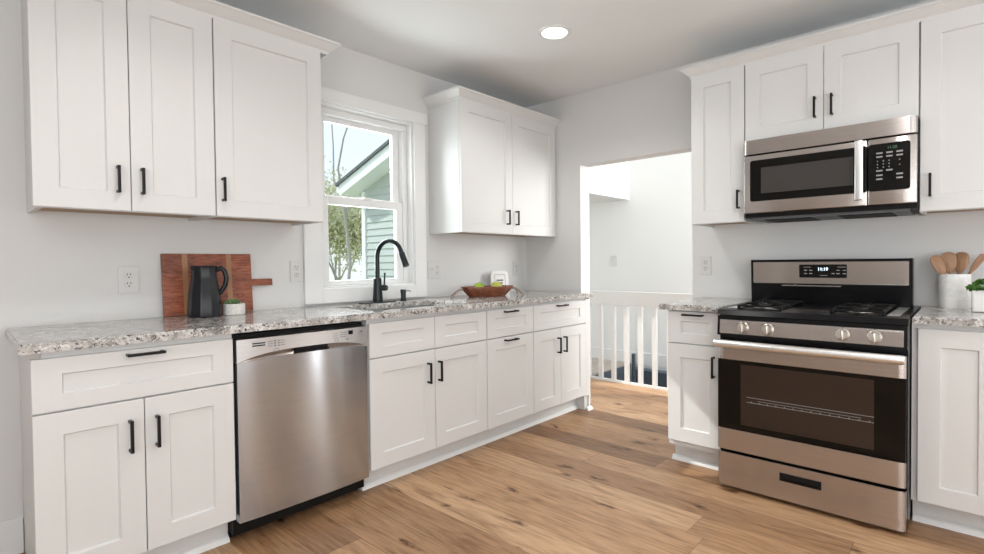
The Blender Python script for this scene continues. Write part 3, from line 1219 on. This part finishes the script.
text('11:19', .022, (.358, -.2235, 1.105), (PI / 2, 0, 0), 'led_white', disp, 'clock_digits', bold=.0005)
for i, (xx, zz) in enumerate([(.270, 1.097), (.295, 1.097), (.270, 1.080), (.295, 1.080), (.398, 1.080), (.420, 1.097), (.420, 1.080), (.448, 1.097), (.448, 1.080)]):
    MB().box(xx, xx + .014, -.2235, -.218, zz, zz + .0045).build('button', 'label_grey', disp)
for (xx, x2, zz) in ((.268, .302, 1.115), (.425, .462, 1.115), (.345, .378, 1.071)):
    MB().box(xx, x2, -.2235 if zz < 1.1 else -.2245, -.218, zz, zz + .0025).build('button_caption', 'label_grey', disp)

# ------------------------------------------------------------------ microwave
my = -1.886
t = thing('microwave', 'stainless over-range microwave with black window under the short cabinet', 'microwave', (RX, my, 1.386), -PI / 2)
wd = .747
yb_ = -.400
Z = 1.386
q = MB()
q.box(0, wd, -.37, -.002, .0, 1.8 - Z)
q.build('body', 'black_matte', t)
q = MB()
q.box(.03, wd - .03, -.36, -.05, -.012, .0)
un = q.build('underside', 'vent_grey', t)
for xx in (.09, .43):
    q = MB()
    for k in range(9):
        q.box(xx, xx + .22, -.33 + k * .028, -.315 + k * .028, -.016, -.0115)
    q.build('grease_filter', 'black_matte', un)
rolled(.001, wd - .001, 1.722 - Z, 1.798 - Z, yb_ - .004, -.37, .03, .012).build('top_vent_band', 'steel', t, 40)
dx1 = .560
dd = panel(.001, dx1, 1.408 - Z, 1.716 - Z, yb_, -.37, .005).build('door', 'steel', t, 40)
q = MB()
r0 = rrect(.035, dx1 - .0005, 1.470 - Z, 1.688 - Z, .012, 4)
q.prism(r0, 1, yb_ - .003, yb_ + .004)
fr_ = q.build('window_frame', 'glass_black', dd)
MB().box(.090, .505, yb_ - .0038, yb_ + .002, 1.510 - Z, 1.646 - Z, .0005).build('window', 'mw_window', fr_)
q = MB()
q.box(.515, .549, yb_ - .048, yb_ - .034, 1.432 - Z, 1.712 - Z, .005, 3)
q.box(.520, .544, yb_ - .036, yb_, 1.695 - Z, 1.709 - Z, .002)
q.box(.520, .544, yb_ - .036, yb_, 1.436 - Z, 1.450 - Z, .002)
q.build('handle', 'chrome', dd, 40)
cpn = panel(dx1 + .002, wd - .001, 1.408 - Z, 1.716 - Z, yb_, -.37, .005).build('control_panel', 'steel', t, 40)
q = MB()
q.prism(rrect(dx1 + .0035, .722, 1.472 - Z, 1.690 - Z, .012, 4), 1, yb_ - .003, yb_ + .004)
pad = q.build('keypad', 'glass_black', cpn)
text('11:20', .017, (dx1 + .095, yb_ - .0035, 1.668 - Z), (PI / 2, 0, 0), 'led_green', pad, 'clock_digits')
yk = yb_ - .0038
bx = dx1 + .035
for r_, zz in ((0, 1.643), (1, 1.626), (5, 1.562), (6, 1.541), (7, 1.523)):
    for cI in range(3):
        if r_ == 5 and cI == 2 or r_ >= 6 and cI == 1:
            continue
        MB().box(bx + cI * .038, bx + .024 + cI * .038, yk, yb_, zz - Z, zz + .007 - Z).build('key', 'label_grey', pad)
for rI in range(3):
    for cI in range(3):
        MB().box(bx + .003 + cI * .022, bx + .007 + cI * .022, yk, yb_, 1.578 + rI * .0145 - Z, 1.583 + rI * .0145 - Z).build('key', 'label_grey', pad)
for rI in range(2):
    MB().box(bx + .086, bx + .090, yk, yb_, 1.583 + rI * .024 - Z, 1.587 + rI * .024 - Z).build('key', 'label_grey', pad)

# ------------------------------------------------------------------ outlets and switches


def outlet(loc, rz, label, kind, w_=.072, h_=.118, group=None, cat='outlet'):
    t = thing('wall_outlet' if cat == 'outlet' else 'light_switch', label, cat, loc, rz, group)
    p_ = MB().box(-w_ / 2, w_ / 2, -.006, 0, -h_ / 2, h_ / 2, .002).build('cover_plate', 'plate', t)
    xs = {'duplex': [0], 'switch': [0], 'combo': [-.023, .023]}[kind]
    for i, xx in enumerate(xs):
        if kind == 'switch' or (kind == 'combo' and i == 0):
            q = MB().box(xx - .011, xx + .011, -.0085, -.005, -.022, .022, .001)
            q.box(xx - .004, xx + .004, -.017, -.008, .0, .014, .001)
            q.build('toggle', 'plate', p_)
            continue
        for zz in (.0195, -.0195):
            rcp = MB().lathe([(0, 0), (.0165, 0), (.0165, .002), (.0155, .003), (0, .003)], (xx, -.0055, zz), 24, Matrix.Rotation(PI / 2, 4, 'X')).build('receptacle', 'plate', p_, 40)
            q = MB()
            q.box(xx - .0075, xx - .0045, -.0092, -.007, zz + .001, zz + .009)
            q.box(xx + .0045, xx + .0075, -.0092, -.007, zz + .001, zz + .009)
            q.lathe([(0, 0), (.003, 0), (.003, .0022), (0, .0022)], (xx, -.007, zz - .008), 10, Matrix.Rotation(PI / 2, 4, 'X'))
            q.build('slot', 'slot', rcp)
    return t


outlet((-2.642, -.0005, 1.095), 0, 'white duplex outlet on the sink wall left of the wooden board', 'duplex', .076, .118)
outlet((-1.880, -.0005, 1.120), 0, 'white duplex outlet beside the window casing, right of the wooden board', 'duplex', .072, .118)
outlet((-.90, -.0005, 1.108), 0, 'wide white switch and outlet plate between the window and the fruit bowl', 'combo', .112, .118)
outlet((-.036, -.0005, 1.107), 0, 'white duplex outlet in the corner behind the small white sign', 'duplex', .072, .118)
outlet((WX - .0005, -1.523, 1.125), -PI / 2, 'white duplex outlet between the doorway and the range', 'duplex', .072, .118)
outlet((HX - .0005, .235, 1.165), -PI / 2, 'white light switch on the hall wall seen through the doorway', 'switch', .08, .12, cat='switch')

# ------------------------------------------------------------------ ceiling light
t = thing('recessed_light', 'round lit recessed ceiling light above the sink counter', 'ceiling light', (-.877, -1.049, CEIL))
MB().lathe([(.070, -.002), (.072, -.008), (.092, -.004), (.095, 0), (.070, 0), (.070, -.002)], (0, 0, 0), 48).build('trim_ring', 'trim', t, 40)
MB().lathe([(0, -.0035), (.070, -.0035), (.070, -.001), (0, -.001)], (0, 0, 0), 48).build('diffuser', 'lamp', t, 40)


def can(x, y, p):
    d = bpy.data.lights.new('ceiling_lamp', 'SPOT')
    d.energy = p
    d.spot_size = math.radians(150)
    d.spot_blend = .6
    d.shadow_soft_size = .07
    d.color = (1, .985, .96)
    o = bpy.data.objects.new('ceiling_lamp', d)
    COL.objects.link(o)
    o.location = (x, y, CEIL - .03)


for (x, y, p) in ((-.877, -1.049, 22), (-2.6, -1.25, 22), (-1.3, -2.6, 22), (-3.0, -2.9, 16), (-2.0, -4.3, 16), (-4.3, -1.4, 16)):
    can(x, y, p)

# ------------------------------------------------------------------ things on the worktops
# cutting board leaning on the wall
t = thing('cutting_board', 'reddish wooden paddle cutting board leaning on the wall behind the black jug', 'cutting board', (-2.521, -.045, CZ1 + .002))
t.rotation_euler = (math.radians(-5), 0, 0)
q = MB()
q.box(0, .392, 0, .018, 0, .292, .003)
bd = q.build('blade', 'board', t)
q = MB()
q.box(.390, .497, .002, .016, .128, .163, .003)
q.build('handle', 'board', t)

t = thing('jug', 'glossy charcoal faceted ceramic jug in front of the wooden board', 'jug', (-2.392, -.165, CZ1))
t.scale = (1.06, 1.06, .985)


def facet(a, z):
    n = 10
    k = PI / n
    aa = (a + .2) % (2 * k) - k
    return math.cos(k) / math.cos(aa)


q = MB()
q.lathe([(0, 0), (.062, 0), (.066, .004), (.067, .03), (.060, .12), (.053, .165), (.051, .180), (.050, .225), (.052, .238), (.047, .238), (.045, .222), (.046, .18), (.058, .10), (.060, .01), (0, .008)], (0, 0, 0), 80, mod=facet)
q.build('vessel', 'jug', t, 14)
q = MB()
q.tube([(.046, -.012, .218), (.060, -.018, .228), (.074, -.024, .212), (.080, -.027, .180), (.076, -.024, .145), (.064, -.018, .120), (.054, -.014, .105)], [.011, .011, .0105, .010, .010, .010, .010], 12)
q.build('handle', 'jug', t, 60)
q = MB()
q.tube([(-.040, -.01, .225), (-.048, -.012, .231), (-.054, -.014, .238)], [.012, .010, .005], 10)
q.build('spout', 'jug', t, 60)

t = thing('potted_succulent', 'small white speckled pot with a green succulent beside the jug', 'potted plant', (-2.266, -.165, CZ1))
MB().lathe([(0, 0), (.044, 0), (.047, .003), (.047, .052), (.044, .053), (.042, .046), (0, .045)], (0, 0, 0), 40).build('pot', 'pot', t, 40)
MB().lathe([(0, .0455), (.0415, .0455), (0, .049)], (0, 0, 0), 24).build('soil', 'soil', t)
q = MB()
for k in range(26):
    a = k * 2.4
    r_ = .003 + .0012 * k
    tl = .25 + k * .035
    c0 = Vector((-.006 + math.cos(a) * r_ * .5, math.sin(a) * r_ * .5, .048))
    dv = Vector((math.cos(a) * tl, math.sin(a) * tl, 1.2 - tl * .6)).normalized()
    ln = .03
    q.tube([c0, c0 + dv * ln * .4, c0 + dv * ln * .8, c0 + dv * ln], [.003, .007, .006, .001], 8)
q.build('leaf_rosette', 'succulent', t, 60)

# fruit bowl
t = thing('dough_bowl', 'long brown carved wooden bowl with antler-like handles, holding green fruit', 'bowl', (-.632, -.262, CZ1), math.radians(-18))
q = MB()
hl, hw = .196, .085
prof_o = [(0, 0), (.66, 0), (.70, .004), (.86, .035), (1.0, .068), (.985, .072), (.94, .070), (.80, .040), (.62, .024), (0, .022)]
q.lathe([(r * .5, z) for r, z in prof_o], (0, 0, 0), 64, None, hl * 2, hw * 2, mod=lambda a, z: 1 + .025 * math.sin(5 * a + 30 * z) + .02 * math.sin(11 * a) + .05 * abs(math.cos(a)) ** 6)
q.build('bowl_body', 'bowl', t, 50)
for s in (-1, 1):
    q = MB()
    q.tube([(s * .196, 0, .055), (s * .222, -.006, .054), (s * .25, -.01, .036), (s * .276, -.012, .010), (s * .29, -.012, .004)], [.009, .007, .006, .005, .004], 10)
    q.tube([(s * .222, -.004, .054), (s * .245, .02, .035), (s * .27, .035, .006)], [.006, .005, .004], 10)
    q.build('handle', 'antler', t, 60)


def apple(x, y, z, r, mat, label):
    t = thing('apple', label, 'apple', (x, y, z))
    q = MB()
    pr = []
    for k in range(17):
        a = PI * k / 16
        rr = math.sin(a) * (1 + .10 * math.cos(a)) + .0
        zz = -math.cos(a) + (.22 * math.exp(-((PI - a) / .35) ** 2) * -1) + .15 * math.exp(-(a / .35) ** 2)
        pr.append((max(rr, 0) * r if 0 < k < 16 else 0, zz * r * .92))
    q.lathe(pr, (0, 0, r * .9), 28)
    q.build('fruit', mat, t, 60)
    MB().tube([(0, 0, r * 1.55), (.001, 0, r * 1.85), (.004, .001, r * 2.1)], .0016, 6).build('stem', 'bark', t)


apple(-.697, -.240, CZ1 + .036, .036, 'apple', 'bright green apple at the left in the wooden bowl')
apple(-.567, -.285, CZ1 + .034, .040, 'apple_yellow', 'yellow-green apple at the right in the wooden bowl')

# small white sign behind the bowl
t = thing('tabletop_sign', 'small white arched sign with dark lettering behind the wooden bowl', 'sign', (-.340, -.115, CZ1), math.radians(-22))
t.scale = (1.12, 1, 1.22)
t.rotation_euler = (math.radians(-8), 0, math.radians(-22))
q = MB()
pts = [(-.066, 0), (.066, 0)] + [(x, z) for x, z in [(.066, .12), (.062, .132), (.05, .142), (.03, .145), (-.03, .145), (-.05, .142), (-.062, .132), (-.066, .12)]]
q.prism(pts, 1, 0, .014, .002)
q.build('plaque', 'white_glaze', t)
q = MB()
for (a, c, z0, z1) in ((-.040, .040, .118, .121), (-.040, -.037, .02, .121), (.037, .040, .02, .121)):
    q.box(a, c, -.0012, .001, z0, z1)
q.build('border_line', 'label_grey', t)
q = MB()
for (a, c, z0, z1) in ((-.026, .026, .080, .089), (-.020, .020, .062, .071), (-.026, .026, .045, .053)):
    n = 6
    for k in range(n):
        ww = (c - a) / n
        q.box(a + ww * k, a + ww * (k + .78), -.0012, .001, z0, z1)
q.build('lettering', 'label_dark', t)

# crock with spoons
KX, KY, KZ = -.0, -2.757, CZ1 - .001
t = thing('utensil_crock', 'white marbled cylindrical crock holding wooden spoons, right of the range', 'crock', (KX, KY, KZ))
MB().lathe([(0, 0), (.058, 0), (.060, .003), (.060, .160), (.058, .162), (.053, .160), (.053, .012), (0, .012)], (0, 0, 0), 48).build('body', 'marble', t, 40)


# the crock is seen from -x, so heads spread along y (left = +y) and present their face to -x
for (dx, dy, ln, lean, wdt, lab, tw) in (
        (-.030, -.025, .240, 24, .026, 'wooden spoon leaning furthest left in the crock', .45),
        (-.011, .004, .236, 5, .031, 'broad wooden spoon standing nearly upright in the crock', .1),
        (.008, .002, .236, -7, .030, 'wooden spoon just behind and right of the upright one', -.15),
        (.027, .028, .258, -29, .022, 'wooden spoon leaning far right out of the crock, apart from the others', .9)):
    o = thing('wooden_spoon', lab, 'spoon', (KX + dx, KY + dy, KZ + .018), 0)
    o.rotation_euler = (math.radians(-lean), 0, 0)
    q = MB()
    q.tube([(0, 0, 0), (0, 0, .10), (0, 0, ln - .08)], [.006, .0055, .006], 10)
    q.build('handle', 'spoon', o, 60)
    q = MB()
    q.lathe([(0, -.055), (.35, -.050), (.80, -.026), (1.0, .004), (.97, .026), (.74, .042), (.35, .048), (0, .049)], (0, 0, ln - .035), 24, Matrix.Rotation(tw, 4, 'Z'), .006, wdt)
    q.build('bowl', 'spoon', o, 60)

# parsley pot
t = thing('potted_herb', 'square white pot of leafy green herbs at the right picture edge', 'potted plant', (-.17, -2.862, KZ))
q = MB()
hw = .042
tb = bmesh.new()
rings = []
for (h, z) in ((hw - .006, 0), (hw, .004), (hw + .002, .095), (hw - .003, .095), (hw - .006, .02)):
    rings.append([tb.verts.new((x, y, z)) for x, y in rrect(-h, h, -h, h, .01, 4)])
for A, B in zip(rings, rings[1:]):
    for k in range(len(A)):
        tb.faces.new((A[k], A[(k + 1) % len(A)], B[(k + 1) % len(A)], B[k]))
tb.faces.new(rings[0])
tb.faces.new(rings[-1])
bmesh.ops.recalc_face_normals(tb, faces=tb.faces)
q.add(tb)
q.build('pot', 'white_glaze', t, 40)
MB().box(-.034, .034, -.034, .034, .021, .085).build('soil', 'soil', t)
q = MB()
rnd = random.Random(3)
tb = bmesh.new()
for k in range(420):
    a = rnd.uniform(0, 2 * PI)
    el = rnd.uniform(-.1, PI / 2)
    rr = rnd.uniform(.6, 1) ** .5 * .052
    c = Vector((math.cos(a) * math.cos(el) * rr * 1.15, math.sin(a) * math.cos(el) * rr * 1.15, .098 + math.sin(el) * rr * .85))
    s = rnd.uniform(.006, .011)
    n = Vector((rnd.uniform(-1, 1), rnd.uniform(-1, 1), rnd.uniform(.2, 1))).normalized()
    e1 = n.orthogonal().normalized()
    e2 = n.cross(e1)
    pts = [c + e1 * s, c + (e1 * .3 + e2 * .7) * s + n * s * .2, c + (-e1 * .7 + e2 * .5) * s, c - e1 * s * .9, c + (-e1 * .5 - e2 * .7) * s, c + (e1 * .4 - e2 * .6) * s + n * s * .2]
    tb.faces.new([tb.verts.new(p) for p in pts])
q.add(tb)
for k in range(16):
    a = k * 2.4
    q.tube([(math.cos(a) * .012, math.sin(a) * .012, .084), (math.cos(a) * .03, math.sin(a) * .03, .115)], .0012, 5)
q.build('herb_leaves', 'parsley', t)

# ------------------------------------------------------------------ railing and stairs in the hall
t = thing('stair_railing', 'white stair railing with square balusters seen through the doorway', 'railing', (1.0, -.8, FZ))
MB().box(-.02, .02, -1.1, .83, .752 - FZ, .880 - FZ, .003).build('top_rail', 'trim', t)
MB().box(-.022, .022, -1.1, .83, .0, .018, .002).build('base_shoe', 'trim', t)
yb0 = -.166 + .8
for k in range(-1, 12):
    yy = yb0 - .1385 * k
    MB().box(-.018, .018, yy - .018, yy + .018, .018, .752 - FZ, .001).build('baluster', 'trim', t)
t = thing('staircase', 'dark grey painted stairs going down behind the white railing', 'stairs', (1.04, .03, 0))
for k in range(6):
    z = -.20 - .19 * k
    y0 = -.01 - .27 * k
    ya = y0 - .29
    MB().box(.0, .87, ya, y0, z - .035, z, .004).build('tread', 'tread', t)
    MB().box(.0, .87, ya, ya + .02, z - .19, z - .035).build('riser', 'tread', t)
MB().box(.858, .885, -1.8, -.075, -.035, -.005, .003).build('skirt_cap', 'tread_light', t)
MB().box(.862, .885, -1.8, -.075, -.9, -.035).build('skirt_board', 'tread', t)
MB().box(.825, .856, -.075, -.045, -.3, .14, .003).build('newel_post', 'tread', t)

# ------------------------------------------------------------------ outdoors
struct(MB().box(-12, 14, .16, 26, -.9, -.7).build('ground', 'ground'), 'pale spring lawn outside the window')
hx = 2.0
y1h = 5.45
t = thing('neighbour_house', 'pale green sided house with white gable eave outside the window', 'house', (hx, 3.0, -.7))
ye, ze, sl = 5.68 - 3.0, 2.57 + .7, .32


def zr(yv):
    return ze + (ye - yv) * sl


def zinv(z):
    return ye - (z + .18 - ze) / sl


q = MB()
n = 40
for k in range(n):
    z0 = k * .118
    if z0 > 4.2:
        break
    q.prism([(0, z0), (-.022, z0), (-.003, z0 + .118), (0, z0 + .118)], 1, -1.2, min(y1h - 3.0 - .08, zinv(z0 + .118)))
q.prism([(-1.2, 0), (y1h - 3.0, 0), (y1h - 3.0, zr(y1h - 3.0) - .18), (-1.2, zr(-1.2) - .18)], 0, 0, 3.0)
q.build('siding', 'siding', t)
MB().box(-.035, .02, y1h - 3.0 - .09, y1h - 3.0 + .02, 0, zr(y1h - 3.0) - .18, .004).build('corner_board', 'house_trim', t)
# rake: rises towards -y
rx = -.35
yt = -1.2
q = MB()
q.prism([(ye, zr(ye) - .19), (ye, zr(ye)), (yt, zr(yt)), (yt, zr(yt) - .19)], 0, rx, rx + .03)
q.build('rake_board', 'house_trim', t)
q = MB()
q.prism([(ye - .03, zr(ye) - .17), (ye - .03, zr(ye) - .15), (yt, zr(yt) - .15), (yt, zr(yt) - .17)], 0, rx + .03, .0)
for k in range(28):
    yk_ = ye - .05 - k * .15
    q.prism([(yk_, zr(yk_) - .176), (yk_ - .01, zr(yk_ - .01) - .176), (yk_ - .01, zr(yk_ - .01) - .17), (yk_, zr(yk_) - .17)], 0, rx + .03, 0)
q.build('soffit', 'house_trim', t)
q = MB()
q.prism([(ye + .06, zr(ye + .06)), (ye + .06, zr(ye + .06) + .05), (yt, zr(yt) + .05), (yt, zr(yt))], 0, rx - .04, 3.2)
q.build('roof', 'shingle', t)
MB().box(rx, 3.2, ye, ye + .09, ze - .14, ze - .02, .01).build('gutter', 'house_trim', t)


def tree(loc, h, seed, label, dens, leafmat, spread_=1.6, lean=(0, 0), r0=.09, z_low=.8):
    rnd = random.Random(seed)
    t = thing('tree', label, 'tree', loc)
    q = MB()
    tips = []

    def branch(p, d, ln, r, lev):
        pts = [p]
        for k in range(4):
            d = (d + Vector((rnd.uniform(-.25, .25), rnd.uniform(-.25, .25), rnd.uniform(-.08, .18)))).normalized()
            p = p + d * ln / 4
            pts.append(p)
        q.tube(pts, [max(r * (1 - .12 * k), .006) for k in range(5)], 6)
        if lev == 0:
            tips.extend(pts[1:])
            return
        for k in range(3 if lev > 1 else 4):
            nd = (d + Vector((rnd.uniform(-1, 1), rnd.uniform(-1, 1), rnd.uniform(-.2, .6))) * .9).normalized()
            branch(pts[rnd.choice((2, 3, 4))], nd, ln * rnd.uniform(.55, .8), r * .5, lev - 1)
        if lev <= 1:
            tips.extend(pts[2:])
    branch(Vector((0, 0, 0)), Vector((lean[0], lean[1], 1)).normalized(), h * .45, r0, 3)
    q.build('trunk', 'bark', t, 60)
    if dens:
        tb = bmesh.new()
        for tp in tips:
            if tp.z < z_low:
                continue
            for k in range(dens):
                c = tp + Vector((rnd.gauss(0, .28), rnd.gauss(0, .28), rnd.gauss(0, .24)))
                s = rnd.uniform(.025, .06)
                nn = Vector((rnd.gauss(0, 1), rnd.gauss(0, 1), rnd.gauss(0, 1))).normalized()
                e1 = nn.orthogonal().normalized()
                e2 = nn.cross(e1)
                tb.faces.new([tb.verts.new(c + e1 * s), tb.verts.new(c + e2 * s * .6), tb.verts.new(c - e1 * s), tb.verts.new(c - e2 * s * .6)])
        q = MB()
        q.add(tb)
        q.build('foliage', leafmat, t)
    return t


tree((3.9, 9.6, -.7), 4.6, 11, 'leafy spring tree low outside the lower window sash', 70, 'foliage', r0=.045, z_low=.4)
tree((6.3, 13.5, -.7), 5.6, 21, 'pale blossoming tree further off behind the leafy tree', 70, 'blossom', r0=.06, z_low=.4)
tree((1.7, 5.6, -.7), 8.5, 5, 'bare-branched tree rising across the upper window sash', 1, 'blossom', r0=.036, z_low=2)
